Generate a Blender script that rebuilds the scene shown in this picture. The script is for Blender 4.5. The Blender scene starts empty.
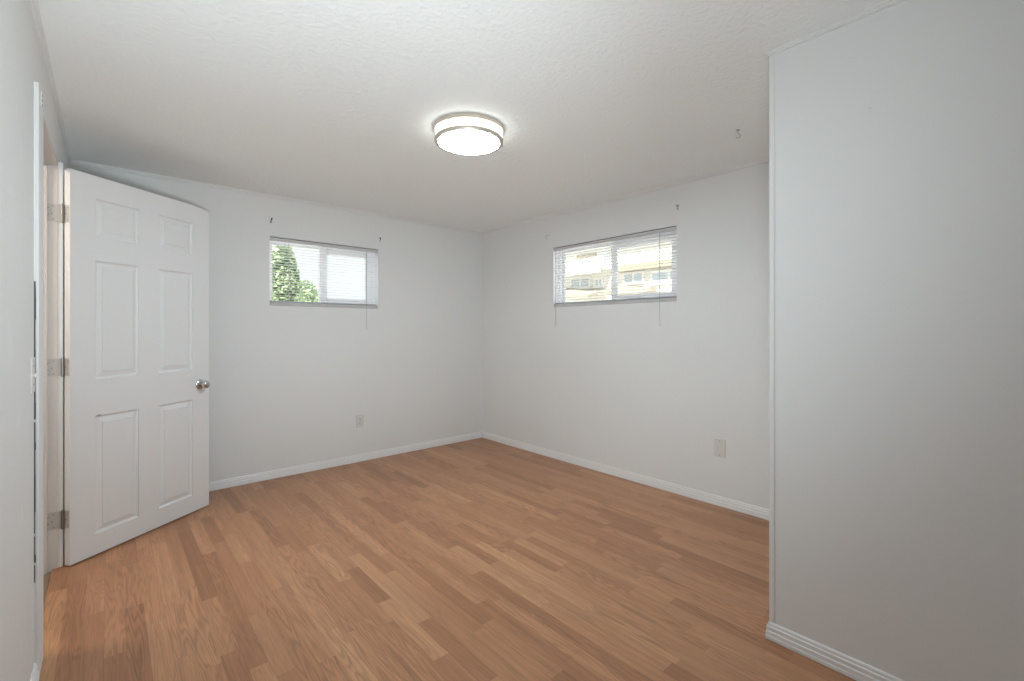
import bpy, bmesh, math, random
from mathutils import Vector, Matrix
random.seed(7)
S = bpy.context.scene
COL = S.collection
PI = math.pi

# ------------------------------------------------------------------ camera
cam_d = bpy.data.cameras.new('camera')
cam = bpy.data.objects.new('camera', cam_d); COL.objects.link(cam)
cam.location = (0, 0, 1.21)
cam.rotation_euler = (PI / 2, 0, -0.7235)
cam_d.sensor_width = 36.0
cam_d.lens = 456.8 / 1024 * 36
cam_d.shift_y = -11.0 / 1024
cam_d.clip_start = 0.02
S.camera = cam

# ------------------------------------------------------------------ world / exposure
S.view_settings.view_transform = 'Standard'
S.view_settings.look = 'None'
S.view_settings.gamma = 1.0
S.view_settings.use_curve_mapping = False
S.view_settings.exposure = 0.0
S.cycles.max_bounces = 14
S.cycles.diffuse_bounces = 10
S.cycles.transparent_max_bounces = 16
S.cycles.caustics_reflective = False
S.cycles.caustics_refractive = False
S.cycles.sample_clamp_indirect = 4.0

W = bpy.data.worlds.new('world'); S.world = W; W.use_nodes = True
wn = W.node_tree
bg = wn.nodes['Background']
bg.inputs['Color'].default_value = (0.93, 0.96, 1.0, 1)
bg.inputs['Strength'].default_value = 1.3

sun_d = bpy.data.lights.new('sun', 'SUN'); sun_d.energy = 11.0; sun_d.angle = 0.02
sun_d.color = (1.0, 0.95, 0.86)
sun = bpy.data.objects.new('sun', sun_d); COL.objects.link(sun)
sun.rotation_euler = (math.radians(38), 0, math.radians(-60))   # high sun from behind the house

# hall lamp beyond the open door (a ceiling bulb in the hallway)
hl_d = bpy.data.lights.new('hall_lamp', 'POINT'); hl_d.energy = 24.0; hl_d.shadow_soft_size = 0.05
hl_d.color = (1.0, 0.84, 0.70)
hl = bpy.data.objects.new('hall_lamp', hl_d); COL.objects.link(hl)
hl.location = (-1.15, 2.84, 2.12)

# two added fill spots beside the camera, bounced off the ceiling (one wide, one reaching further)
for fl_e, fl_a, fl_t in ((77.0, 145, (1.2, 2.2, 2.3)), (98.0, 84, (1.0, 2.9, 2.3))):
    fl_d = bpy.data.lights.new('bounce_fill', 'SPOT'); fl_d.energy = fl_e; fl_d.spot_size = math.radians(fl_a); fl_d.spot_blend = 1.0; fl_d.shadow_soft_size = 0.15
    fl_d.color = (0.87, 0.955, 0.985)
    fl = bpy.data.objects.new('bounce_fill', fl_d); COL.objects.link(fl)
    fl.location = (0.1, 0.0, 1.0)
    fl.rotation_euler = (Vector(fl_t) - fl.location).to_track_quat('-Z', 'Y').to_euler()

LAMP = 78.0          # strength of the ceiling light's diffusers
H = 2.296            # ceiling height
YA, XB, XC, XD = 4.0645, 3.144, 1.943, -0.192   # back, right, near right and left wall planes
YC = 0.6725           # where the near right wall ends
YN = -1.7            # wall behind the camera

# ------------------------------------------------------------------ materials
def new_mat(name):
    m = bpy.data.materials.new(name); m.use_nodes = True
    nt = m.node_tree; b = nt.nodes['Principled BSDF']
    return m, nt, b

def N(nt, typ, **kw):
    n = nt.nodes.new(typ)
    for k, v in kw.items():
        if k.startswith('i_'):
            n.inputs[k[2:].replace('_', ' ')].default_value = v
        else:
            setattr(n, k, v)
    return n

def math_n(nt, op, a, b=None, c=None):
    n = nt.nodes.new('ShaderNodeMath'); n.operation = op
    for i, v in enumerate((a, b, c)):
        if v is None: continue
        if isinstance(v, (int, float)): n.inputs[i].default_value = v
        else: nt.links.new(v, n.inputs[i])
    return n.outputs[0]

def paint(name, col, rough=0.5, bump=0.0, scale=60.0, dist=0.002, var=0.02, spec=0.35, metal=0.0):
    m, nt, b = new_mat(name)
    tc = N(nt, 'ShaderNodeTexCoord')
    nz = N(nt, 'ShaderNodeTexNoise'); nz.inputs['Scale'].default_value = 1.7; nz.inputs['Detail'].default_value = 4
    nt.links.new(tc.outputs['Object'], nz.inputs['Vector'])
    mr = N(nt, 'ShaderNodeMapRange'); mr.inputs['To Min'].default_value = 1 - var; mr.inputs['To Max'].default_value = 1 + var
    nt.links.new(nz.outputs['Fac'], mr.inputs['Value'])
    mx = N(nt, 'ShaderNodeVectorMath', operation='SCALE')
    mx.inputs[0].default_value = col
    nt.links.new(mr.outputs[0], mx.inputs['Scale'])
    nt.links.new(mx.outputs[0], b.inputs['Base Color'])
    b.inputs['Roughness'].default_value = rough
    b.inputs['Specular IOR Level'].default_value = spec
    b.inputs['Metallic'].default_value = metal
    if bump:
        n2 = N(nt, 'ShaderNodeTexNoise'); n2.inputs['Scale'].default_value = scale; n2.inputs['Detail'].default_value = 3
        nt.links.new(tc.outputs['Object'], n2.inputs['Vector'])
        bp = N(nt, 'ShaderNodeBump'); bp.inputs['Strength'].default_value = bump; bp.inputs['Distance'].default_value = dist
        nt.links.new(n2.outputs['Fac'], bp.inputs['Height'])
        nt.links.new(bp.outputs[0], b.inputs['Normal'])
    return m

M = {}
M['wall'] = paint('wall_paint', (0.745, 0.76, 0.765), 0.55, 0.12, 9.0, 0.004, 0.012)
M['ceiling'] = paint('ceiling_texture', (0.885, 0.915, 0.92), 0.8, 0.62, 55.0, 0.0068, 0.015)
M['trim'] = paint('trim_paint', (0.78, 0.795, 0.81), 0.38, 0.1, 30.0, 0.001, 0.02)
M['door'] = paint('door_paint', (0.735, 0.745, 0.76), 0.42, 0.12, 25.0, 0.001, 0.012)
M['jamb'] = paint('jamb_worn_paint', (0.63, 0.60, 0.575), 0.6, 0.4, 20.0, 0.002, 0.10)
M['gap'] = paint('dark_gap', (0.10, 0.11, 0.11), 0.9, var=0.3)
M['plastic'] = paint('white_plastic', (0.66, 0.66, 0.655), 0.35)
M['plastic_grey'] = paint('grey_plastic_slot', (0.16, 0.16, 0.16), 0.5)
M['vinyl'] = paint('white_vinyl', (0.94, 0.94, 0.96), 0.35)
M['slat'] = paint('headrail_aluminium', (0.54, 0.54, 0.55), 0.35, spec=0.5)
def translucent_slat():
    m, nt, b = new_mat('white_vinyl_slat')
    b.inputs['Base Color'].default_value = (0.93, 0.93, 0.94, 1); b.inputs['Roughness'].default_value = 0.4
    tr = N(nt, 'ShaderNodeBsdfTranslucent'); tr.inputs[0].default_value = (0.93, 0.94, 0.95, 1)
    mx = N(nt, 'ShaderNodeMixShader'); mx.inputs[0].default_value = 0.6
    out = [n for n in nt.nodes if n.type == 'OUTPUT_MATERIAL'][0]
    nt.links.new(b.outputs[0], mx.inputs[1]); nt.links.new(tr.outputs[0], mx.inputs[2]); nt.links.new(mx.outputs[0], out.inputs[0])
    return m
M['wand'] = paint('clear_wand_plastic', (0.52, 0.53, 0.54), 0.25)
M['slat_vinyl'] = translucent_slat()
M['rail'] = paint('blind_rail_grey', (0.50, 0.50, 0.51), 0.4)
M['cord'] = paint('blind_cord', (0.48, 0.48, 0.47), 0.8)
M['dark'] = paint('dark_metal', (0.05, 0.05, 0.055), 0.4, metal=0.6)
M['nickel'] = paint('brushed_nickel', (0.62, 0.56, 0.49), 0.38, metal=0.6, var=0.04)
M['chrome'] = paint('polished_nickel_knob', (0.62, 0.62, 0.63), 0.16, metal=1.0)
M['hinge'] = paint('dull_hinge_metal', (0.52, 0.50, 0.48), 0.6, metal=0.25, var=0.12)
M['hinge_dark'] = paint('hinge_knuckle_metal', (0.30, 0.29, 0.28), 0.35, metal=0.85)
M['sub'] = paint('rough_subfloor_wood', (0.26, 0.19, 0.13), 0.9, 0.8, 40, 0.006, 0.35)
M['chip'] = paint('splintered_wood', (0.55, 0.43, 0.28), 0.9, 0.8, 60, 0.004, 0.35)
M['steel'] = paint('steel_hook', (0.33, 0.33, 0.33), 0.35, metal=0.6)

def wall_scarred():
    """left wall: same paint with a few smoother, lighter filler patches"""
    m = paint('left_wall_paint', (0.745, 0.76, 0.765), 0.55, 0.12, 9.0, 0.004, 0.012)
    nt = m.node_tree; b = nt.nodes['Principled BSDF']
    tc = [n for n in nt.nodes if n.type == 'TEX_COORD'][0]
    nz = N(nt, 'ShaderNodeTexNoise'); nz.inputs['Scale'].default_value = 5.5; nz.inputs['Detail'].default_value = 3
    nt.links.new(tc.outputs['Object'], nz.inputs['Vector'])
    cr = N(nt, 'ShaderNodeValToRGB')
    cr.color_ramp.elements[0].position = 0.63; cr.color_ramp.elements[1].position = 0.67
    nt.links.new(nz.outputs['Fac'], cr.inputs[0])
    old = b.inputs['Base Color'].links[0].from_socket
    mx = N(nt, 'ShaderNodeMix', data_type='RGBA'); mx.inputs[7].default_value = (0.775, 0.785, 0.79, 1)
    nt.links.new(cr.outputs[0], mx.inputs[0]); nt.links.new(old, mx.inputs[6])
    nt.links.new(mx.outputs[2], b.inputs['Base Color'])
    return m
M['wall_left'] = wall_scarred()

def floor_mat():
    m, nt, b = new_mat('oak_strip_laminate')
    L = nt.links.new
    tc = N(nt, 'ShaderNodeTexCoord'); sp = N(nt, 'ShaderNodeSeparateXYZ'); L(tc.outputs['Object'], sp.inputs[0])
    x, y = sp.outputs[0], sp.outputs[1]
    w = 0.0645
    xs = math_n(nt, 'DIVIDE', math_n(nt, 'ADD', x, 0.013), w)
    ix = math_n(nt, 'FLOOR', xs); fx = math_n(nt, 'SUBTRACT', xs, ix)
    wn1 = N(nt, 'ShaderNodeTexWhiteNoise', noise_dimensions='1D'); L(ix, wn1.inputs['W'])
    wn2 = N(nt, 'ShaderNodeTexWhiteNoise', noise_dimensions='1D'); L(math_n(nt, 'ADD', ix, 77.7), wn2.inputs['W'])
    Ls = math_n(nt, 'MULTIPLY_ADD', wn2.outputs[0], 0.24, 0.50)
    ys0 = math_n(nt, 'DIVIDE', y, Ls)
    ys1 = math_n(nt, 'MULTIPLY_ADD', wn1.outputs[0], 9.0, ys0)
    # uneven strip lengths
    ys = math_n(nt, 'ADD', ys1, math_n(nt, 'MULTIPLY', math_n(nt, 'SINE', math_n(nt, 'MULTIPLY', ys1, 2.3)), 0.22))
    iy = math_n(nt, 'FLOOR', ys); fy = math_n(nt, 'SUBTRACT', ys, iy)
    cell = N(nt, 'ShaderNodeCombineXYZ'); L(ix, cell.inputs[0]); L(iy, cell.inputs[1])
    wc = N(nt, 'ShaderNodeTexWhiteNoise', noise_dimensions='3D'); L(cell.outputs[0], wc.inputs['Vector'])
    sc = N(nt, 'ShaderNodeSeparateXYZ'); L(wc.outputs['Color'], sc.inputs[0])
    r1, r2, r3 = sc.outputs
    ramp = N(nt, 'ShaderNodeValToRGB'); L(r1, ramp.inputs[0])
    e = ramp.color_ramp.elements
    e[0].position = 0; e[0].color = (0.288, 0.135, 0.068, 1)
    e[1].position = 1; e[1].color = (0.446, 0.236, 0.126, 1)
    for p, c in ((0.13, (0.325, 0.151, 0.077, 1)), (0.32, (0.36, 0.173, 0.089, 1)), (0.6, (0.383, 0.189, 0.099, 1)), (0.85, (0.41, 0.209, 0.11, 1))):
        k = e.new(p); k.color = c
    # grain coordinates: shifted per strip
    gx = math_n(nt, 'MULTIPLY_ADD', r2, 31.0, x); gy = math_n(nt, 'MULTIPLY_ADD', r3, 47.0, y)
    gv = N(nt, 'ShaderNodeCombineXYZ'); L(gx, gv.inputs[0]); L(gy, gv.inputs[1]); L(math_n(nt, 'MULTIPLY', r1, 9.0), gv.inputs[2])
    # cathedral figure: contour lines of a stretched noise
    mp = N(nt, 'ShaderNodeMapping'); mp.inputs['Scale'].default_value = (19, 1.5, 1); L(gv.outputs[0], mp.inputs[0])
    n1 = N(nt, 'ShaderNodeTexNoise'); n1.inputs['Scale'].default_value = 1.0; n1.inputs['Detail'].default_value = 1.5; n1.inputs['Distortion'].default_value = 0.25
    L(mp.outputs[0], n1.inputs['Vector'])
    rings = math_n(nt, 'SINE', math_n(nt, 'MULTIPLY', n1.outputs['Fac'], 80.0))
    rings = math_n(nt, 'POWER', math_n(nt, 'MULTIPLY_ADD', rings, 0.5, 0.5), 1.6)
    # fine pores
    mp2 = N(nt, 'ShaderNodeMapping'); mp2.inputs['Scale'].default_value = (330, 9, 1); L(gv.outputs[0], mp2.inputs[0])
    n2 = N(nt, 'ShaderNodeTexNoise'); n2.inputs['Scale'].default_value = 1.0; n2.inputs['Detail'].default_value = 2
    L(mp2.outputs[0], n2.inputs['Vector'])
    # broad streaks
    mp3 = N(nt, 'ShaderNodeMapping'); mp3.inputs['Scale'].default_value = (45, 1.6, 1); L(gv.outputs[0], mp3.inputs[0])
    n3 = N(nt, 'ShaderNodeTexNoise'); n3.inputs['Scale'].default_value = 1.0; n3.inputs['Detail'].default_value = 2
    L(mp3.outputs[0], n3.inputs['Vector'])
    g = math_n(nt, 'MULTIPLY', math_n(nt, 'SUBTRACT', rings, 0.45), math_n(nt, 'MULTIPLY_ADD', r2, -0.32, 0.0))
    g = math_n(nt, 'ADD', g, math_n(nt, 'MULTIPLY', math_n(nt, 'SUBTRACT', n2.outputs['Fac'], 0.5), 0.62))
    g = math_n(nt, 'ADD', g, math_n(nt, 'MULTIPLY', math_n(nt, 'SUBTRACT', n3.outputs['Fac'], 0.5), 0.55))
    # seams
    ex = math_n(nt, 'MULTIPLY', math_n(nt, 'MINIMUM', fx, math_n(nt, 'SUBTRACT', 1.0, fx)), w)
    ey = math_n(nt, 'MULTIPLY', math_n(nt, 'MINIMUM', fy, math_n(nt, 'SUBTRACT', 1.0, fy)), Ls)
    seam = math_n(nt, 'MULTIPLY', math_n(nt, 'LESS_THAN', math_n(nt, 'MINIMUM', ex, ey), 0.0007), -0.10)
    # board seams every three strips
    bx = math_n(nt, 'DIVIDE', xs, 3.0); bxf = math_n(nt, 'FRACT', bx); ib = math_n(nt, 'FLOOR', bx)
    bex = math_n(nt, 'MULTIPLY', math_n(nt, 'MINIMUM', bxf, math_n(nt, 'SUBTRACT', 1.0, bxf)), 3 * w)
    wb = N(nt, 'ShaderNodeTexWhiteNoise', noise_dimensions='1D'); L(math_n(nt, 'ADD', ib, 5.3), wb.inputs['W'])
    byf = math_n(nt, 'FRACT', math_n(nt, 'ADD', math_n(nt, 'DIVIDE', y, 1.29), wb.outputs[0]))
    bey = math_n(nt, 'MULTIPLY', math_n(nt, 'MINIMUM', byf, math_n(nt, 'SUBTRACT', 1.0, byf)), 1.29)
    bs = math_n(nt, 'MULTIPLY', math_n(nt, 'LESS_THAN', math_n(nt, 'MINIMUM', bex, bey), 0.0009), -0.20)
    tot = math_n(nt, 'ADD', math_n(nt, 'ADD', g, seam), math_n(nt, 'ADD', bs, 1.0))
    vm = N(nt, 'ShaderNodeVectorMath', operation='SCALE'); L(ramp.outputs[0], vm.inputs[0]); L(tot, vm.inputs['Scale'])
    L(vm.outputs[0], b.inputs['Base Color'])
    b.inputs['Roughness'].default_value = 0.33
    b.inputs['Specular IOR Level'].default_value = 0.4
    rr = math_n(nt, 'MULTIPLY_ADD', n2.outputs['Fac'], 0.16, 0.27); L(rr, b.inputs['Roughness'])
    bp = N(nt, 'ShaderNodeBump'); bp.inputs['Strength'].default_value = 0.12; bp.inputs['Distance'].default_value = 0.0008
    L(tot, bp.inputs['Height']); L(bp.outputs[0], b.inputs['Normal'])
    return m
M['floor'] = floor_mat()

def emis(name, col, s):
    m, nt, b = new_mat(name)
    b.inputs['Base Color'].default_value = (0.9, 0.9, 0.88, 1)
    b.inputs['Emission Color'].default_value = (*col, 1); b.inputs['Emission Strength'].default_value = s
    return m
M['diffuser'] = emis('lamp_diffuser', (0.82, 0.945, 0.985), LAMP)
M['diffuser_side'] = emis('lamp_side_diffuser', (0.95, 0.96, 0.88), 4.2)

def glass_mat():
    m = bpy.data.materials.new('window_glass'); m.use_nodes = True; nt = m.node_tree; nt.nodes.clear()
    o = N(nt, 'ShaderNodeOutputMaterial'); t = N(nt, 'ShaderNodeBsdfTransparent'); g = N(nt, 'ShaderNodeBsdfGlossy')
    t.inputs[0].default_value = (0.95, 0.97, 0.96, 1); g.inputs['Roughness'].default_value = 0.02
    mx = N(nt, 'ShaderNodeMixShader'); mx.inputs[0].default_value = 0.04; nt.links.new(t.outputs[0], mx.inputs[1]); nt.links.new(g.outputs[0], mx.inputs[2])
    nt.links.new(mx.outputs[0], o.inputs[0]); return m
M['glass'] = glass_mat()
def leaf_mat(name, a, c):
    m, nt, b = new_mat(name)
    tc = N(nt, 'ShaderNodeTexCoord'); nz = N(nt, 'ShaderNodeTexNoise'); nz.inputs['Scale'].default_value = 2.2; nz.inputs['Detail'].default_value = 6
    nt.links.new(tc.outputs['Object'], nz.inputs['Vector'])
    r = N(nt, 'ShaderNodeValToRGB'); r.color_ramp.elements[0].position = 0.35; r.color_ramp.elements[0].color = (*a, 1)
    r.color_ramp.elements[1].position = 0.65; r.color_ramp.elements[1].color = (*c, 1)
    nt.links.new(nz.outputs['Fac'], r.inputs[0]); nt.links.new(r.outputs[0], b.inputs['Base Color']); b.inputs['Roughness'].default_value = 0.6
    return m
M['leaf'] = leaf_mat('tree_leaves', (0.13, 0.24, 0.12), (0.48, 0.58, 0.34))
M['leaf2'] = leaf_mat('shrub_leaves', (0.22, 0.36, 0.20), (0.56, 0.66, 0.40))
M['bark'] = paint('bark', (0.16, 0.12, 0.09), 0.9, 0.6, 30, 0.01, 0.2)
M['paving'] = paint('pale_concrete', (0.62, 0.61, 0.58), 0.9, 0.4, 8, 0.01, 0.08)
M['cream'] = paint('cream_siding', (0.76, 0.75, 0.71), 0.8, 0.3, 12, 0.01, 0.05)
M['tan'] = paint('tan_fascia', (0.42, 0.37, 0.28), 0.8, 0.2, 12, 0.01, 0.06)
M['shingle'] = paint('weathered_shingles', (0.40, 0.36, 0.30), 0.9, 0.8, 22, 0.03, 0.25)
M['far_pane'] = paint('far_window_pane', (0.48, 0.56, 0.63), 0.2, spec=0.6)
M['white_out'] = paint('white_house_paint', (0.82, 0.82, 0.80), 0.7)

# ------------------------------------------------------------------ mesh helpers
def bm_new(): return bmesh.new()

def box(bm, x0, x1, y0, y1, z0, z1, mat=None):
    vs = [bm.verts.new((x, y, z)) for x in (x0, x1) for y in (y0, y1) for z in (z0, z1)]
    if mat is not None:
        for v in vs: v.co = mat @ v.co
    a = vs
    for q in ((0, 1, 3, 2), (4, 6, 7, 5), (0, 4, 5, 1), (2, 3, 7, 6), (0, 2, 6, 4), (1, 5, 7, 3)):
        bm.faces.new([a[i] for i in q])

def lathe(bm, prof, seg=48, mat=None, closed=False):
    rings = []
    for r, z in prof:
        ring = []
        for i in range(seg):
            t = 2 * PI * i / seg
            co = Vector((r * math.cos(t), r * math.sin(t), z))
            if mat is not None: co = mat @ co
            ring.append(bm.verts.new(co))
        rings.append(ring)
    n = len(rings)
    for k in range(n if closed else n - 1):
        a, b = rings[k], rings[(k + 1) % n]
        for i in range(seg):
            bm.faces.new((a[i], a[(i + 1) % seg], b[(i + 1) % seg], b[i]))
    if not closed:
        if prof[0][0] > 1e-6: bm.faces.new(list(reversed(rings[0])))
        if prof[-1][0] > 1e-6: bm.faces.new(rings[-1])

def tube(bm, pts, r, seg=8):
    pts = [Vector(p) for p in pts]
    rings = []
    for i, p in enumerate(pts):
        d = (pts[min(i + 1, len(pts) - 1)] - pts[max(i - 1, 0)]).normalized()
        u = d.orthogonal().normalized() if i == 0 else (rings[-1][1] - d * rings[-1][1].dot(d)).normalized()
        v = d.cross(u)
        rr = r[i] if isinstance(r, (list, tuple)) else r
        rings.append(([bm.verts.new(p + (u * math.cos(2 * PI * k / seg) + v * math.sin(2 * PI * k / seg)) * rr) for k in range(seg)], u))
    for (a, _), (b, _) in zip(rings, rings[1:]):
        for k in range(seg): bm.faces.new((a[k], a[(k + 1) % seg], b[(k + 1) % seg], b[k]))
    bm.faces.new(list(reversed(rings[0][0]))); bm.faces.new(rings[-1][0])

def extrude_profile(bm, prof, p0, p1, out, up=Vector((0, 0, 1)), m0=0.0, m1=0.0):
    """sweep a profile of (distance out from wall, height) from p0 to p1; m0/m1 mitre the ends along the run"""
    p0, p1, out = Vector(p0), Vector(p1), Vector(out).normalized()
    d = (p1 - p0).normalized()
    A = [bm.verts.new(p0 + out * a + up * h + d * (a * m0)) for a, h in prof]
    B = [bm.verts.new(p1 + out * a + up * h - d * (a * m1)) for a, h in prof]
    n = len(prof)
    for i in range(n): bm.faces.new((A[i], A[(i + 1) % n], B[(i + 1) % n], B[i]))
    bm.faces.new(list(reversed(A))); bm.faces.new(B)

def obj(name, bm, mat, parent=None, smooth=False, bevel=0.0, loc=None, rot=None, angle=40):
    bmesh.ops.recalc_face_normals(bm, faces=bm.faces[:])
    me = bpy.data.meshes.new(name); bm.to_mesh(me); bm.free()
    mats = mat if isinstance(mat, list) else [mat]
    for k in mats: me.materials.append(M[k])
    o = bpy.data.objects.new(name, me); COL.objects.link(o)
    if parent: o.parent = parent
    if loc: o.location = loc
    if rot: o.rotation_euler = rot
    if smooth:
        for p in me.polygons: p.use_smooth = True
        me.set_sharp_from_angle(angle=math.radians(angle))
    if bevel:
        b = o.modifiers.new('bevel', 'BEVEL'); b.width = bevel; b.segments = 2; b.limit_method = 'ANGLE'
    return o

def struct(name, bm, mat, **kw):
    o = obj(name, bm, mat, **kw); o['kind'] = 'structure'; return o

def tag(o, label, cat, group=None):
    o['label'] = label; o['category'] = cat
    if group: o['group'] = group
    return o

def empty(name, loc=(0, 0, 0), rz=0.0):
    o = bpy.data.objects.new(name, None); COL.objects.link(o); o.location = loc; o.rotation_euler = (0, 0, rz)
    o.empty_display_size = 0.05
    return o

# ------------------------------------------------------------------ room shell
T = 0.15
# window openings
A0, A1, AZ0, AZ1 = 0.975, 1.908, 1.402, 1.966          # in the back wall (x range)
B0, B1, BZ0, BZ1 = 1.722, 2.975, 1.416, 1.981          # in the right wall (y range)

bm = bm_new(); box(bm, -0.212, XB + 0.01, YN - 0.01, YA + 0.01, -0.05, 0.0)
struct('floor', bm, 'floor')
bm = bm_new(); box(bm, -2.0, XB + T, YN - T, YA + T, H, H + 0.12)
struct('ceiling', bm, 'ceiling')

bm = bm_new()   # back wall with its window hole
box(bm, -0.31, A0, YA, YA + T, -0.05, H); box(bm, A1, XB + T, YA, YA + T, -0.05, H)
box(bm, A0, A1, YA, YA + T, -0.05, AZ0); box(bm, A0, A1, YA, YA + T, AZ1, H)
struct('wall_back', bm, 'wall')
bm = bm_new()
box(bm, XB, XB + T, YC - 0.12, B0, -0.05, H); box(bm, XB, XB + T, B1, YA, -0.05, H)
box(bm, XB, XB + T, B0, B1, -0.05, BZ0); box(bm, XB, XB + T, B0, B1, BZ1, H)
struct('wall_right', bm, 'wall')
bm = bm_new()
box(bm, XC, XC + 0.12, YN, YC, -0.05, H); box(bm, XC + 0.12, XB, YC - 0.12, YC, -0.05, H)
struct('wall_near_right', bm, 'wall')
bm = bm_new(); box(bm, -0.31, XC + 0.12, YN - T, YN, -0.05, H)
struct('wall_behind', bm, 'wall')
DY0, DY1, DZ = 2.412, 3.262, 2.040      # doorway in the left wall
bm = bm_new()
box(bm, XD - 0.118, XD, YN, DY0 - 0.034, -0.05, H); box(bm, XD - 0.118, XD, DY1 + 0.018, YA, -0.05, H)
box(bm, XD - 0.118, XD, DY0 - 0.034, DY1 + 0.018, DZ + 0.018, H)
struct('wall_left', bm, 'wall_left')

# hallway beyond the doorway
bm = bm_new()
box(bm, -1.60, -1.50, 0.9, 4.5, -0.05, H); box(bm, -1.50, XD - 0.118, 0.8, 0.9, -0.05, H); box(bm, -1.50, XD - 0.118, 4.2, 4.3, -0.05, H)
struct('wall_hall', bm, 'wall')
bm = bm_new(); box(bm, -1.50, -0.212, 0.9, 4.2, -0.06, -0.012)
struct('floor_hall', bm, 'sub')

# baseboards: stepped profile, 65 mm
BB = [(0, 0), (0.013, 0), (0.0135, 0.012), (0.012, 0.016), (0.012, 0.030), (0.0095, 0.034), (0.0095, 0.048), (0.0065, 0.052), (0.006, 0.060), (0.003, 0.065), (0, 0.065)]
bm = bm_new(); extrude_profile(bm, BB, (XD, YA, 0.001), (XB, YA, 0.001), (0, -1, 0), m0=1, m1=1); struct('baseboard_back', bm, 'trim')
bm = bm_new(); extrude_profile(bm, BB, (XB, YC, 0.001), (XB, YA, 0.001), (-1, 0, 0), m0=1, m1=1); struct('baseboard_right', bm, 'trim')
bm = bm_new(); extrude_profile(bm, BB, (XC, YN, 0.001), (XC, YC, 0.001), (-1, 0, 0), m0=1, m1=-1)
extrude_profile(bm, BB, (XC, YC, 0.001), (XB, YC, 0.001), (0, 1, 0), m0=-1, m1=1); struct('baseboard_near_right', bm, 'trim')
bm = bm_new(); extrude_profile(bm, BB, (XD, YN, 0.001), (XD, 2.262, 0.001), (1, 0, 0)); struct('baseboard_left', bm, 'trim')
bm = bm_new(); extrude_profile(bm, BB, (XD, YN, 0.001), (XC, YN, 0.001), (0, 1, 0), m0=1, m1=1); struct('baseboard_behind', bm, 'trim')

# slim moulding where walls meet the ceiling
CV = [(0, 0), (0.016, 0), (0.0155, -0.006), (0.012, -0.010), (0.0085, -0.013), (0.007, -0.020), (0, -0.022)]
bm = bm_new(); extrude_profile(bm, CV, (XD, YA, H), (XB, YA, H), (0, -1, 0), m0=1, m1=1); struct('trim_1', bm, 'wall')
bm = bm_new(); extrude_profile(bm, CV, (XB, YC, H), (XB, YA, H), (-1, 0, 0), m0=1, m1=1); struct('trim_2', bm, 'wall')
CV2 = [(a * 0.72, b * 0.72) for a, b in CV]
bm = bm_new(); extrude_profile(bm, CV2, (XC, YN, H), (XC, YC, H), (-1, 0, 0), m0=1, m1=-1)
extrude_profile(bm, CV2, (XC, YC, H), (XB, YC, H), (0, 1, 0), m0=-1, m1=1); struct('trim_3', bm, 'wall')
bm = bm_new(); extrude_profile(bm, CV, (XD, YN, H), (XD, YA, H), (1, 0, 0), m0=1, m1=1); struct('trim_4', bm, 'wall')
# corner guard on the end of the near right wall
bm = bm_new(); box(bm, XC - 0.0022, XC, YC - 0.016, YC + 0.0022, 0.062, H - 0.018); box(bm, XC, XC + 0.016, YC, YC + 0.0022, 0.062, H - 0.018)
struct('trim_5', bm, 'wall', bevel=0.0008)
# thin bead in the far corner
# latch-side casing of the doorway, with the dark gap beside it
bm = bm_new(); box(bm, XD + 0.005, XD + 0.012, 2.262, DY0 - 0.001, 0.001, 2.062)
struct('trim_6', bm, 'wall', bevel=0.0015)
bm = bm_new(); box(bm, XD, XD + 0.005, 2.266, DY0 - 0.001, 0.001, 2.062)          # painted filler behind the casing
box(bm, XD, XD + 0.005, 2.2625, 2.266, 1.36, 2.062); box(bm, XD, XD + 0.005, 2.2625, 2.266, 0.001, 0.34)
struct('trim_8', bm, 'wall')
bm = bm_new(); zz = 0.34
while zz < 1.34:      # open dark joint where the filler has cracked away
    dz = random.uniform(0.02, 0.14); ww = random.uniform(0.002, 0.0048)
    box(bm, XD, XD + ww, 2.2622, 2.266, zz, zz + dz); zz += dz + random.choice((0.0, 0.0, 0.010))
struct('trim_10', bm, 'gap')
# hinge-side casing, behind the open door
bm = bm_new(); box(bm, XD, XD + 0.018, DY1 + 0.002, DY1 + 0.065, 0.001, 2.062)
struct('trim_9', bm, 'trim', bevel=0.0015)

# ------------------------------------------------------------------ door frame
bm = bm_new()
JX0, JX1 = XD - 0.118, XD
box(bm, JX0, JX1, DY1, DY1 + 0.018, -0.012, DZ + 0.018)          # hinge jamb
box(bm, JX0, JX1, DY0 - 0.018, DY0, -0.012, DZ + 0.018)          # latch jamb
box(bm, JX0, JX1, DY0, DY1, DZ, DZ + 0.018)                      # head jamb
box(bm, JX0 + 0.03, JX1 - 0.038, DY1 - 0.011, DY1, -0.012, DZ)   # stops
box(bm, JX0 + 0.03, JX1 - 0.038, DY0, DY0 + 0.011, -0.012, DZ)
box(bm, JX0 + 0.03, JX1 - 0.038, DY0, DY1, DZ - 0.011, DZ)
struct('trim_7', bm, 'jamb', bevel=0.0015)

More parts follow.
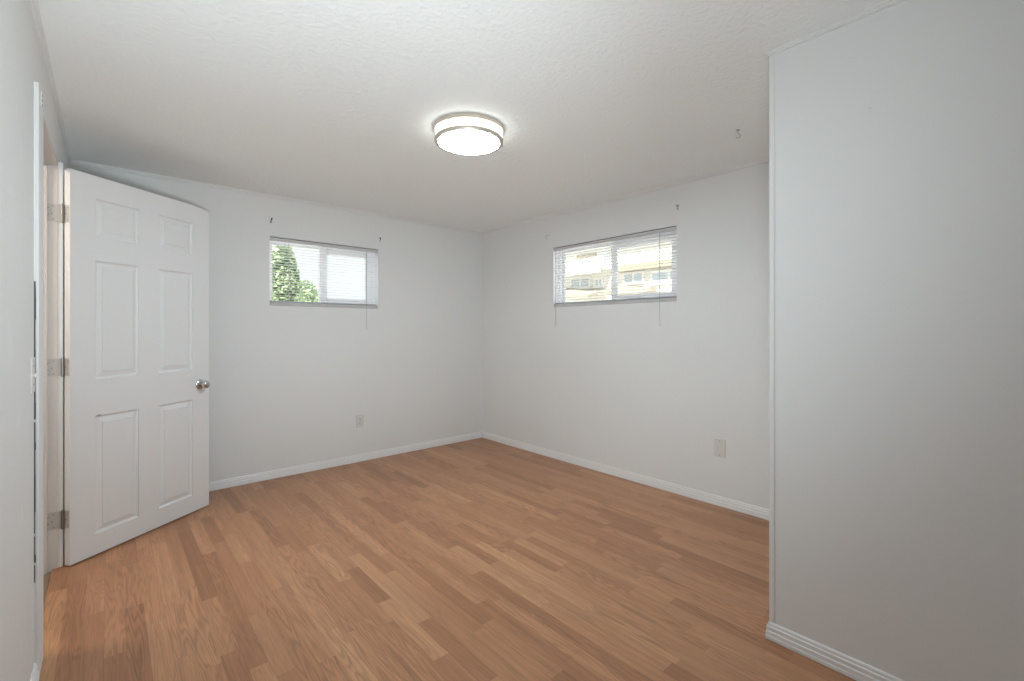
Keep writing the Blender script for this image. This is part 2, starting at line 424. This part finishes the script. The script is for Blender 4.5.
# ------------------------------------------------------------------ door
DW, DT, DB, DTOP = 0.827, 0.035, 0.008, 2.030
door = empty('door_1', (-0.147, 3.230, 0.0), math.atan2(0.494, 0.664)); door['kind'] = 'structure'
door['label'] = 'white six-panel interior door standing open on its hinges at left'
def door_mesh():
    bm = bm_new()
    xs = [0.0, 0.118, 0.350, 0.471, 0.703, DW]
    zs = [DB, 0.117, 0.748, 0.945, 1.578, 1.703, 1.910, DTOP]
    def face(y, s):
        vv = {}
        def V(x, z, dy=0.0):
            if x == DW and z == DTOP: x, z = DW, DTOP - 0.016        # worn, slightly dropped corner
            k = (round(x, 5), round(z, 5), round(dy, 5))
            if k not in vv: vv[k] = bm.verts.new((x, y + s * dy, z))
            return vv[k]
        for i in range(5):
            for j in range(7):
                x0, x1, z0, z1 = xs[i], xs[i + 1], zs[j], zs[j + 1]
                if i in (1, 3) and j in (1, 3, 5):
                    steps = [(0, 0), (0.0015, 0.0065), (0.009, 0.0105), (0.013, 0.0110), (0.036, 0.0060), (0.038, 0.0025)]
                    prev = None
                    for ins, dep in steps:
                        q = [V(x0 + ins, z0 + ins, dep), V(x1 - ins, z0 + ins, dep), V(x1 - ins, z1 - ins, dep), V(x0 + ins, z1 - ins, dep)]
                        if prev:
                            for a in range(4): bm.faces.new((prev[a], prev[(a + 1) % 4], q[(a + 1) % 4], q[a]))
                        prev = q
                    bm.faces.new(prev)
                else:
                    bm.faces.new((V(x0, z0), V(x1, z0), V(x1, z1), V(x0, z1)))
        return vv
    f = face(0.0, 1); g = face(DT, -1)
    def edge(points):
        for (a, b) in zip(points, points[1:]):
            def K(p): 
                x, z = p
                if x == DW and z == DTOP: z = DTOP - 0.016
                return (round(x, 5), round(z, 5), 0.0)
            bm.faces.new((f[K(a)], f[K(b)], g[K(b)], g[K(a)]))
    edge([(x, DB) for x in xs]); edge([(x, DTOP) for x in xs]); edge([(0.0, z) for z in zs]); edge([(DW, z) for z in zs])
    return bm
leaf = obj('door_slab', door_mesh(), 'door', door)
def knob_bm(s):
    bm = bm_new()
    # axis along local -y (toward camera) for s=-1, +y for the far side
    R = Matrix.Rotation(PI / 2 if s < 0 else -PI / 2, 4, 'X')
    Tm = Matrix.Translation((0.757, 0.0 if s < 0 else DT, 0.842)) @ R
    return bm, Tm
for s in (-1, 1):
    bm, Tm = knob_bm(s)
    lathe(bm, [(0.033, 0.0), (0.033, 0.004), (0.029, 0.008), (0.016, 0.011), (0.0, 0.011)], 32, Tm)
    rose = obj('knob_rose', bm, 'chrome', door, smooth=True)
    bm, Tm = knob_bm(s)
    lathe(bm, [(0.0, 0.010), (0.017, 0.0105), (0.0155, 0.022), (0.019, 0.027), (0.0235, 0.034), (0.026, 0.044), (0.0245, 0.054), (0.019, 0.061), (0.010, 0.064), (0.0, 0.0645)], 32, Tm)
    k = obj('door_knob', bm, 'chrome', door, smooth=True, angle=60); k['label'] = 'shiny metal round door knob'
# small chip in the paint at the lower left panel's top edge
bm = bm_new(); box(bm, 0.120, 0.150, -0.0004, 0.001, 0.7475, 0.7505); box(bm, 0.131, 0.140, -0.0006, 0.001, 0.7500, 0.7535)
obj('paint_chip', bm, 'plastic_grey', door)
# hinges: in door space one leaf lies on the edge, knuckle at the far corner, the other leaf on the jamb (world space)
inv = (Matrix.Translation(door.location) @ Matrix.Rotation(door.rotation_euler.z, 4, 'Z')).inverted()
for z in (1.80, 1.018, 0.243):
    kx, ky = -0.1755, 3.2535
    kn = inv @ Vector((kx, ky, 0))
    bm = bm_new()
    for c in range(5):
        lathe(bm, [(0.0062, z - 0.044 + c * 0.0178), (0.0062, z - 0.044 + c * 0.0178 + 0.0166)], 16, Matrix.Translation((kn.x, kn.y, 0)))
    lathe(bm, [(0.0045, z - 0.048), (0.0045, z + 0.048), (0.003, z + 0.050)], 12, Matrix.Translation((kn.x, kn.y, 0)))
    hg = obj('hinge', bm, 'hinge_dark', door, smooth=True)
    bm = bm_new(); box(bm, -0.0018, 0.0004, 0.004, 0.0335, z - 0.044, z + 0.044); obj('hinge_leaf', bm, 'hinge', hg)
    bm = bm_new()
    box(bm, XD - 0.046, XD - 0.0005, DY1 - 0.002, DY1 + 0.0005, z - 0.044, z + 0.044, inv)
    box(bm, XD - 0.0015, kx + 0.002, DY1 - 0.004, DY1 - 0.0018, z - 0.044, z + 0.044, inv)
    obj('hinge_leaf', bm, 'hinge', hg)
    bm = bm_new()
    for dx, dz in ((-0.016, 0.032), (-0.036, 0.022), (-0.022, -0.004), (-0.036, -0.012), (-0.016, -0.032)):
        lathe(bm, [(0.0036, 0), (0.0036, 0.0012), (0.0, 0.0013)], 10, inv @ Matrix.Translation((XD + dx, DY1 - 0.0020, z + dz)) @ Matrix.Rotation(PI / 2, 4, 'X'))
    for y, dz in ((0.012, 0.030), (0.024, 0.0), (0.012, -0.030)):
        lathe(bm, [(0.0036, 0), (0.0036, 0.0012), (0.0, 0.0013)], 10, Matrix.Translation((-0.0018, y, z + dz)) @ Matrix.Rotation(-PI / 2, 4, 'Y'))
    obj('screw', bm, 'hinge_dark', hg)['label'] = 'dark screw heads'

# strip of torn subfloor and splinters in the doorway
bm = bm_new()
for i in range(26):
    y = random.uniform(DY0 + 0.02, DY1 - 0.02); x = random.uniform(-0.300, -0.222)
    Mx = Matrix.Translation((x, y, -0.0095)) @ Matrix.Rotation(random.uniform(0, 3), 4, 'Z')
    a, b_ = random.uniform(0.006, 0.02), random.uniform(0.004, 0.01)
    box(bm, -a, a, -b_, b_, -0.003, random.uniform(0.0, 0.008), Mx)
tag(obj('wood_splinters', bm, 'chip'), 'loose torn wood splinters along the floor edge in the open doorway', 'debris')['kind'] = 'stuff'

# ------------------------------------------------------------------ windows
def window(name, along, c0, c1, z0, z1, face, slide_first):
    """sliding vinyl window recessed in a wall. along: 'x' or 'y'; face: wall plane; out: +1 away from the room"""
    def P(bm, a0, a1, d0, d1, zz0, zz1):
        if along == 'x': box(bm, a0, a1, face + d0, face + d1, zz0, zz1)
        else: box(bm, face + d0, face + d1, a0, a1, zz0, zz1)
    d0, d1 = 0.072, 0.135
    fw = 0.028
    bm = bm_new()
    P(bm, c0, c0 + fw, d0, d1, z0, z1); P(bm, c1 - fw, c1, d0, d1, z0, z1)
    P(bm, c0 + fw, c1 - fw, d0, d1, z0, z0 + fw); P(bm, c0 + fw, c1 - fw, d0, d1, z1 - fw, z1)
    win = obj(name, bm, 'vinyl', bevel=0.002); win['kind'] = 'structure'
    bm = bm_new(); q = 0.0012      # white liner of the recess
    P(bm, c0, c0 + q, 0.001, d0, z0 + q, z1 - q); P(bm, c1 - q, c1, 0.001, d0, z0 + q, z1 - q)
    P(bm, c0, c1, 0.001, d0, z0, z0 + q); P(bm, c0, c1, 0.001, d0, z1 - q, z1)
    obj('window_reveal', bm, 'vinyl', win)
    cm = (c0 + c1) / 2 - (0.0 if slide_first else 0.022)
    w0, w1 = (0.058, 0.020) if slide_first else (0.020, 0.058)      # the sliding sash is thick, the fixed one thin
    for (a, b, sw, fx) in ((c0 + fw, cm + (0.020 if slide_first else 0.0), w0, slide_first), (cm - (0.0 if slide_first else 0.020), c1 - fw, w1, not slide_first)):
        off = 0.008 if fx else 0.034
        bm = bm_new(); e0, e1 = d0 + off, d0 + off + 0.022
        P(bm, a, a + sw, e0, e1, z0 + fw, z1 - fw); P(bm, b - sw, b, e0, e1, z0 + fw, z1 - fw)
        P(bm, a + sw, b - sw, e0, e1, z0 + fw, z0 + fw + sw); P(bm, a + sw, b - sw, e0, e1, z1 - fw - sw, z1 - fw)
        sash = obj('window_sash', bm, 'vinyl', win, bevel=0.0015)
        bm = bm_new(); P(bm, a + sw, b - sw, e0 + 0.008, e0 + 0.012, z0 + fw + sw, z1 - fw - sw)
        obj('window_pane', bm, 'glass', sash)
    return win
window('window_1', 'x', A0, A1, AZ0, AZ1, YA, False)
window('window_2', 'y', B0, B1, BZ0, BZ1, XB, True)

def blind(loc, rz, width, z0, z1, label, cords, wand, pitch=0.0232):
    """local frame: x along the wall from 0 to width, -y into the room, wall face at y=0. Sits in the mouth of the window recess."""
    t = empty('window_blind', loc, rz); tag(t, label, 'blind', 'mini blinds in the two windows')
    h = z1 - z0; g = 0.004
    bm = bm_new()
    prof = [(0.0, 0), (0.026, 0), (0.026, 0.004), (0.0235, 0.004), (0.0235, 0.0018), (0.0015, 0.0018), (0.0015, 0.025), (0.0, 0.025)]
    # U-shaped headrail, open at the top
    y0 = 0.004
    box(bm, g, width - g, y0, y0 + 0.0012, h - 0.031, h - 0.005)
    box(bm, g, width - g, y0 + 0.0248, y0 + 0.026, h - 0.031, h - 0.005)
    box(bm, g, width - g, y0, y0 + 0.026, h - 0.0325, h - 0.031)
    hr = obj('headrail', bm, 'slat', t, bevel=0.0004)
    bm = bm_new(); box(bm, g, width - g, y0 - 0.0006, y0 + 0.0018, h - 0.0075, h - 0.0035); obj('rail_gap_shade', bm, 'dark', hr)  # dark strip painting the shadow gap above the headrail
    for x in (g - 0.0015, width - g - 0.001):
        bm = bm_new(); box(bm, x, x + 0.0025, y0 - 0.002, y0 + 0.028, h - 0.034, h - 0.003)
        obj('end_bracket', bm, 'rail', hr)
    # slats: gently curved thin strips
    bm = bm_new()
    zs = [0.0335 + 0.0032 * k for k in range(4)]; z = 0.064
    while z < h - 0.045: zs.append(z); z += pitch
    tilt = math.radians(-4)
    for zz in zs:
        row = []
        for k in range(5):
            u = (k / 4 - 0.5) * 0.025
            zc = 0.0016 * (1 - (u / 0.0125) ** 2)
            yy = y0 + 0.0135 + u * math.cos(tilt) - zc * math.sin(tilt); z_ = zz + u * math.sin(tilt) + zc
            row.append((yy, z_))
        for x0, x1 in ((g + 0.002, width - g - 0.002),):
            top = [[bm.verts.new((x, a, b)) for a, b in row] for x in (x0, x1)]
            bot = [[bm.verts.new((x, a, b - 0.0005)) for a, b in row] for x in (x0, x1)]
            for k in range(4):
                bm.faces.new((top[0][k], top[0][k + 1], top[1][k + 1], top[1][k])); bm.faces.new((bot[0][k], bot[1][k], bot[1][k + 1], bot[0][k + 1]))
            bm.faces.new((top[0][0], top[1][0], bot[1][0], bot[0][0])); bm.faces.new((top[0][4], bot[0][4], bot[1][4], top[1][4]))
    obj('slats', bm, 'slat_vinyl', t, smooth=True)
    bm = bm_new(); box(bm, g + 0.001, width - g - 0.001, y0 - 0.001, y0 + 0.026, 0.001, 0.030)
    obj('bottom_rail', bm, 'rail', t, bevel=0.003)
    for x in (0.12, width / 2, width - 0.12):
        bm = bm_new()
        for y in (y0, y0 + 0.027):
            tube(bm, [(x, y, 0.015), (x, y, h - 0.033)], 0.0007, 5)
        obj('ladder_cord', bm, 'cord', t)
    for x, zl in cords:
        bm = bm_new()
        for dx in (-0.003, 0.003):
            pts = [(x + dx * (1 - k / 10), -0.003 - 0.001 * math.sin(k), h - 0.033 - (h - 0.033 - zl) * k / 10) for k in range(11)]
            tube(bm, pts, 0.0016, 6)
        lc = obj('lift_cord', bm, 'cord', t)
        bm = bm_new(); lathe(bm, [(0.002, 0.0), (0.0065, -0.022), (0.005, -0.030), (0.0, -0.031)], 12, Matrix.Translation((x, -0.003, zl)))
        obj('cord_tassel', bm, 'plastic', lc, smooth=True)
    if wand is not None:
        x, zl = wand
        bm = bm_new(); tube(bm, [(x, -0.004, h - 0.030), (x, -0.004, h - 0.05), (x, -0.005, zl)], 0.0026, 6)
        obj('tilt_wand', bm, 'wand', t)
    return t
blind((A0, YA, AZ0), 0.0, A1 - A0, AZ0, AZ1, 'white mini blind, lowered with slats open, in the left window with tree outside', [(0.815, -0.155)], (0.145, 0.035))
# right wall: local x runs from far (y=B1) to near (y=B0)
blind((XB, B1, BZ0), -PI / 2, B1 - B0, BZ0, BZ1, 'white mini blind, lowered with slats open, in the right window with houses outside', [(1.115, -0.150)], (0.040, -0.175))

# ------------------------------------------------------------------ ceiling light
cl = empty('ceiling_light', (1.463, 2.008, H)); tag(cl, 'round flush ceiling light with two brushed nickel rings and glowing white diffuser', 'ceiling light')
bm = bm_new(); lathe(bm, [(0.172, -0.0005), (0.190, -0.0005), (0.1915, -0.004), (0.1915, -0.018), (0.188, -0.0215), (0.172, -0.0215)], 72, closed=True)
obj('upper_ring', bm, 'nickel', cl, smooth=True)
bm = bm_new(); lathe(bm, [(0.176, -0.0205), (0.179, -0.0205), (0.179, -0.061), (0.176, -0.061)], 72, closed=True)
obj('side_diffuser', bm, 'diffuser_side', cl, smooth=True)
bm = bm_new(); lathe(bm, [(0.166, -0.0605), (0.1835, -0.0605), (0.185, -0.063), (0.185, -0.074), (0.1815, -0.0785), (0.166, -0.0775)], 72, closed=True)
obj('lower_ring', bm, 'nickel', cl, smooth=True)
bm = bm_new(); lathe(bm, [(0.1665, -0.068), (0.1665, -0.075), (0.15, -0.079), (0.10, -0.0825), (0.05, -0.084), (0.0, -0.0845)], 72)
obj('bottom_diffuser', bm, 'diffuser', cl, smooth=True)
for k in range(3):
    t = math.radians(202 + 120 * k)
    bm = bm_new(); tube(bm, [(0.182 * math.cos(t), 0.182 * math.sin(t), -0.020), (0.182 * math.cos(t), 0.182 * math.sin(t), -0.062)], 0.0036, 8)
    obj('ring_post', bm, 'nickel', cl)
t = math.radians(-23)
bm = bm_new(); tube(bm, [(0.184 * math.cos(t), 0.184 * math.sin(t), -0.069), (0.193 * math.cos(t), 0.193 * math.sin(t), -0.069)], 0.0045, 10)
obj('ring_knob', bm, 'nickel', cl)

# ------------------------------------------------------------------ outlets and plates
def plate_base(name, loc, rz, w, h, d=0.006):
    """local: plate faces -y, centred"""
    bm = bm_new(); box(bm, -w / 2, w / 2, -d, 0, -h / 2, h / 2)
    o = obj(name, bm, 'plastic', loc=loc, rot=(0, 0, rz), bevel=0.002); return o
def screw(parent, x, z, d, mat='plastic_grey', r=0.0032):
    bm = bm_new(); lathe(bm, [(r, 0), (r, 0.001), (0, 0.0015)], 12, Matrix.Translation((x, -d, z)) @ Matrix.Rotation(PI / 2, 4, 'X')); return obj('screw', bm, mat, parent)
o = plate_base('power_outlet', (1.729, YA, 0.373), 0, 0.072, 0.116)
tag(o, 'white duplex power outlet low on the back wall below the left window', 'outlet')
for dz in (-0.0195, 0.0195):
    bm = bm_new(); lathe(bm, [(0.0165, 0), (0.0165, 0.0025), (0.015, 0.003), (0, 0.003)], 24, Matrix.Translation((0, -0.006, dz)) @ Matrix.Rotation(PI / 2, 4, 'X'))
    f = obj('socket', bm, 'plastic', o)
    bm = bm_new()
    for dx, hh in ((-0.0063, 0.0045), (0.0063, 0.0036)): box(bm, dx - 0.0013, dx + 0.0013, -0.0094, -0.0085, dz + 0.003 - hh, dz + 0.003 + hh)
    box(bm, -0.0024, 0.0024, -0.0094, -0.0085, dz - 0.0115, dz - 0.007)
    obj('slot', bm, 'plastic_grey', f)['label'] = 'dark plug slots'
screw(o, 0, 0, 0.006, 'steel')
o = plate_base('wall_plate', (XB, 1.404, 0.398), -PI / 2, 0.078, 0.122, 0.008)
tag(o, 'white blank cover plate with two screws low on the right wall', 'wall plate')
screw(o, 0, 0.047, 0.008); screw(o, 0, -0.047, 0.008)
o = plate_base('light_switch', (XD, 2.190, 1.058), PI / 2, 0.072, 0.116, 0.006)
tag(o, 'white light switch on the left wall beside the doorway casing', 'light switch')
bm = bm_new(); box(bm, -0.005, 0.005, -0.015, -0.005, -0.004, 0.010, Matrix.Rotation(math.radians(14), 4, 'X')); obj('toggle', bm, 'plastic', o, bevel=0.001)
screw(o, 0, 0.030, 0.006, 'steel'); screw(o, 0, -0.030, 0.006, 'steel')
# mending plate screwed over the top of the casing
bm = bm_new(); box(bm, XD + 0.012, XD + 0.0135, 2.325, 2.385, 2.0, 2.058)
o = obj('mending_plate', bm, 'trim'); tag(o, 'small painted metal plate at the top of the doorway casing', 'bracket')
for z in (2.012, 2.030, 2.046):
    bm = bm_new(); lathe(bm, [(0.0045, 0), (0.0045, 0.0012), (0, 0.0014)], 10, Matrix.Translation((XD + 0.0135, 2.34, z)) @ Matrix.Rotation(PI / 2, 4, 'Y')); obj('screw', bm, 'plastic_grey', o)

# ------------------------------------------------------------------ curtain-rod hooks, ceiling hook, anchor
def rod_hook(loc, rz, label, mat, mirror=1, r=0.0030):
    """local: wall face y=0, room toward -y"""
    bm = bm_new(); lathe(bm, [(0.007, 0), (0.007, 0.002), (0.003, 0.004), (0, 0.004)], 14, Matrix.Rotation(PI / 2, 4, 'X'))
    o = obj('curtain_rod_hook', bm, mat, loc=loc, rot=(0, 0, rz), smooth=True); tag(o, label, 'hook', 'curtain rod hooks above the windows')
    m = mirror
    pts = [(0, 0, 0), (0, -0.020, 0.0), (-0.004 * m, -0.030, -0.002), (-0.010 * m, -0.036, -0.014), (-0.014 * m, -0.034, -0.030), (-0.012 * m, -0.024, -0.036), (-0.008 * m, -0.018, -0.030)]
    bm = bm_new(); tube(bm, pts, r, 8); obj('hook_arm', bm, mat, o, smooth=True)
    return o
rod_hook((0.992, YA, 2.108), 0, 'dark metal curtain rod hook above the left end of the left window', 'dark', 1, 0.0036)
rod_hook((1.924, YA, 2.073), 0, 'small dark metal curtain rod hook above the right end of the left window', 'dark', 1, 0.0024)
rod_hook((XB, 3.027, 2.105), -PI / 2, 'pale metal curtain rod hook above the left end of the right window', 'plastic', 1, 0.0026)
rod_hook((XB, 1.712, 2.122), -PI / 2, 'grey metal curtain rod hook above the right end of the right window', 'steel', -1, 0.0030)

bm = bm_new(); lathe(bm, [(0.0, H), (0.009, H), (0.009, H - 0.002), (0.003, H - 0.005), (0, H - 0.005)], 14, Matrix.Translation((2.568, 1.050, 0)))
o = obj('ceiling_hook', bm, 'steel', smooth=True); tag(o, 'small white cup hook hanging from the ceiling near the right wall', 'hook')
bm = bm_new()
rx, ry = 0.7495, -0.662
pts = [(2.568, 1.050, H - 0.004), (2.568, 1.050, H - 0.018)]
for k in range(9):
    a = math.radians(90 - k * 30); rr = 0.012
    pts.append((2.568 + rx * (rr * math.cos(a)), 1.050 + ry * rr * math.cos(a), H - 0.031 + rr * math.sin(a)))
tube(bm, pts, 0.0022, 8); obj('hook_wire', bm, 'rail', o, smooth=True)

bm = bm_new(); lathe(bm, [(0.007, 0), (0.0075, 0.002), (0.004, 0.003), (0.003, 0.0015), (0, 0.001)], 14, Matrix.Translation((XC, 0.359, 1.962)) @ Matrix.Rotation(-PI / 2, 4, 'Y'))
tag(obj('wall_anchor', bm, 'wall', smooth=True), 'small painted-over screw anchor high on the near right wall', 'wall anchor')

# ------------------------------------------------------------------ outside
bm = bm_new(); box(bm, -30, 45, YA + 0.6, 60, -0.7, -0.6); box(bm, XB + 0.6, 45, -30, YA + 0.6, -0.7, -0.6)
tag(obj('paved_ground', bm, 'paving'), 'pale paved ground outside around the houses', 'ground')['kind'] = 'structure'

def leaves(bm, center, rx, rz, n, size, cone=False):
    for _ in range(n):
        while True:
            p = Vector((random.uniform(-1, 1), random.uniform(-1, 1), random.uniform(-1, 1)))
            if p.length < 1 and p.length > 0.35: break
        if cone:
            f = 1.0 - 0.55 * (p.z * 0.5 + 0.5)
            p.x *= f * 1.25; p.y *= f * 1.25
        c = Vector(center) + Vector((p.x * rx, p.y * rx, p.z * rz))
        s = size * random.uniform(0.6, 1.3)
        u = Vector((random.gauss(0, 1), random.gauss(0, 1), random.gauss(0, 1))).normalized(); v = u.orthogonal().normalized()
        a = [bm.verts.new(c + q) for q in (u * s, v * s * 0.45, -u * s, -v * s * 0.45)]
        bm.faces.new(a)
def tree(name, x, y, z0, cz, rx, rz, n, size, mat, label, cat, cone):
    t = empty(name, (x, y, z0)); tag(t, label, cat)
    bm = bm_new(); tube(bm, [(0, 0, 0), (0.03, 0, (cz - z0) * 0.5), (0, 0.02, cz - z0 + rz * 0.5)], [0.11, 0.08, 0.03], 10)
    for k in range(9):
        a = k * 2.4; zb = (cz - z0) - rz * 0.6 + k * rz * 0.13
        tube(bm, [(0, 0, zb), (math.cos(a) * rx * 0.6, math.sin(a) * rx * 0.6, zb + rz * 0.18)], [0.03, 0.01], 6)
    obj('trunk', bm, 'bark', t, smooth=True)
    bm = bm_new(); leaves(bm, (0, 0, cz - z0), rx, rz, n, size, cone); obj('foliage', bm, mat, t)
tree('leafy_tree', 3.22, 12.2, -0.6, 1.45, 0.62, 2.15, 8000, 0.07, 'leaf', 'tall green cone-shaped tree outside the left window', 'tree', True)
tree('bushy_shrub', 4.28, 14.2, -0.6, 1.45, 0.62, 1.25, 6000, 0.07, 'leaf2', 'light green bushy shrub beside the tree outside the left window', 'shrub', False)

# pale house beyond window 1's right sash
def far_window(parent, bx, y0, y1, z0, z1):
    bm = bm_new(); t = 0.07
    box(bm, bx - 0.05, bx, y0, y1, z0, z0 + t); box(bm, bx - 0.05, bx, y0, y1, z1 - t, z1)
    box(bm, bx - 0.05, bx, y0, y0 + t, z0 + t, z1 - t); box(bm, bx - 0.05, bx, y1 - t, y1, z0 + t, z1 - t); box(bm, bx - 0.04, bx, (y0 + y1) / 2 - 0.03, (y0 + y1) / 2 + 0.03, z0 + t, z1 - t)
    f = obj('window', bm, 'white_out', parent)
    bm = bm_new(); box(bm, bx - 0.02, bx - 0.01, y0 + t, y1 - t, z0 + t, z1 - t); obj('pane', bm, 'far_pane', f)
hs = empty('neighbouring_house', (12.0, 8.0, -0.6)); tag(hs, 'cream two-storey house with balcony and brown roofs outside the right window', 'house')
def part(name, mat, boxes, **kw):
    bm = bm_new()
    for b in boxes: box(bm, *b)
    return obj(name, bm, mat, hs, **kw)
def hb(x0, x1, y0, y1, z0, z1): return (x0 - 12.0, x1 - 12.0, y0 - 8.0, y1 - 8.0, z0 + 0.6, z1 + 0.6)
part('wall', 'cream', [hb(12.0, 18.0, 4.0, 13.0, -0.6, 4.4)])
part('balcony', 'white_out', [hb(11.3, 12.0, 8.75, 12.6, 3.12, 3.28), hb(11.3, 11.36, 8.75, 12.6, 2.98, 3.12)])
part('floor_band', 'tan', [hb(11.75, 12.0, 4.4, 8.5, 2.99, 3.17)])
part('balcony_box', 'far_pane', [hb(11.6, 12.0, 8.85, 9.2, 3.32, 3.54)])
part('gable_panel', 'tan', [hb(11.94, 12.0, 9.4, 10.2, 3.60, 3.72)])
for y0, y1, z0, z1 in ((9.25, 10.3, 3.34, 3.58), (9.62, 10.5, 2.58, 2.98), (9.1, 9.48, 2.56, 2.90), (7.6, 8.36, 2.58, 2.97), (6.2, 7.4, 2.50, 2.93)):
    far_window(hs, 12.0 - 12.0, y0 - 8.0, y1 - 8.0, z0 + 0.6, z1 + 0.6)
for (ya, yb, za, zb) in ((7.2, 8.55, 2.42, 2.62), (8.95, 10.7, 2.50, 2.66)):
    # lower lean-to roofs, sloping out from the wall and down towards the near end
    bm = bm_new()
    vs = [(11.0, ya, za - 0.22), (11.0, yb, zb - 0.27), (11.98, yb, zb), (11.98, ya, za)]
    lo = [bm.verts.new((a - 12, b - 8, c + 0.6 - 0.10)) for a, b, c in vs]; hi = [bm.verts.new((a - 12, b - 8, c + 0.6)) for a, b, c in vs]
    bm.faces.new(hi); bm.faces.new(lo[::-1])
    for k in range(4): bm.faces.new((lo[k], lo[(k + 1) % 4], hi[(k + 1) % 4], hi[k]))
    obj('porch_roof', bm, 'shingle', hs)
bm = bm_new()
pr = [(3.4, 4.3), (13.6, 4.3), (8.5, 6.4)]
F_ = [bm.verts.new((11.5 - 12, y - 8, z + 0.6)) for y, z in pr]; B_ = [bm.verts.new((18.4 - 12, y - 8, z + 0.6)) for y, z in pr]
bm.faces.new(F_); bm.faces.new(B_[::-1])
for k in range(3): bm.faces.new((F_[k], F_[(k + 1) % 3], B_[(k + 1) % 3], B_[k]))
obj('roof', bm, 'shingle', hs)
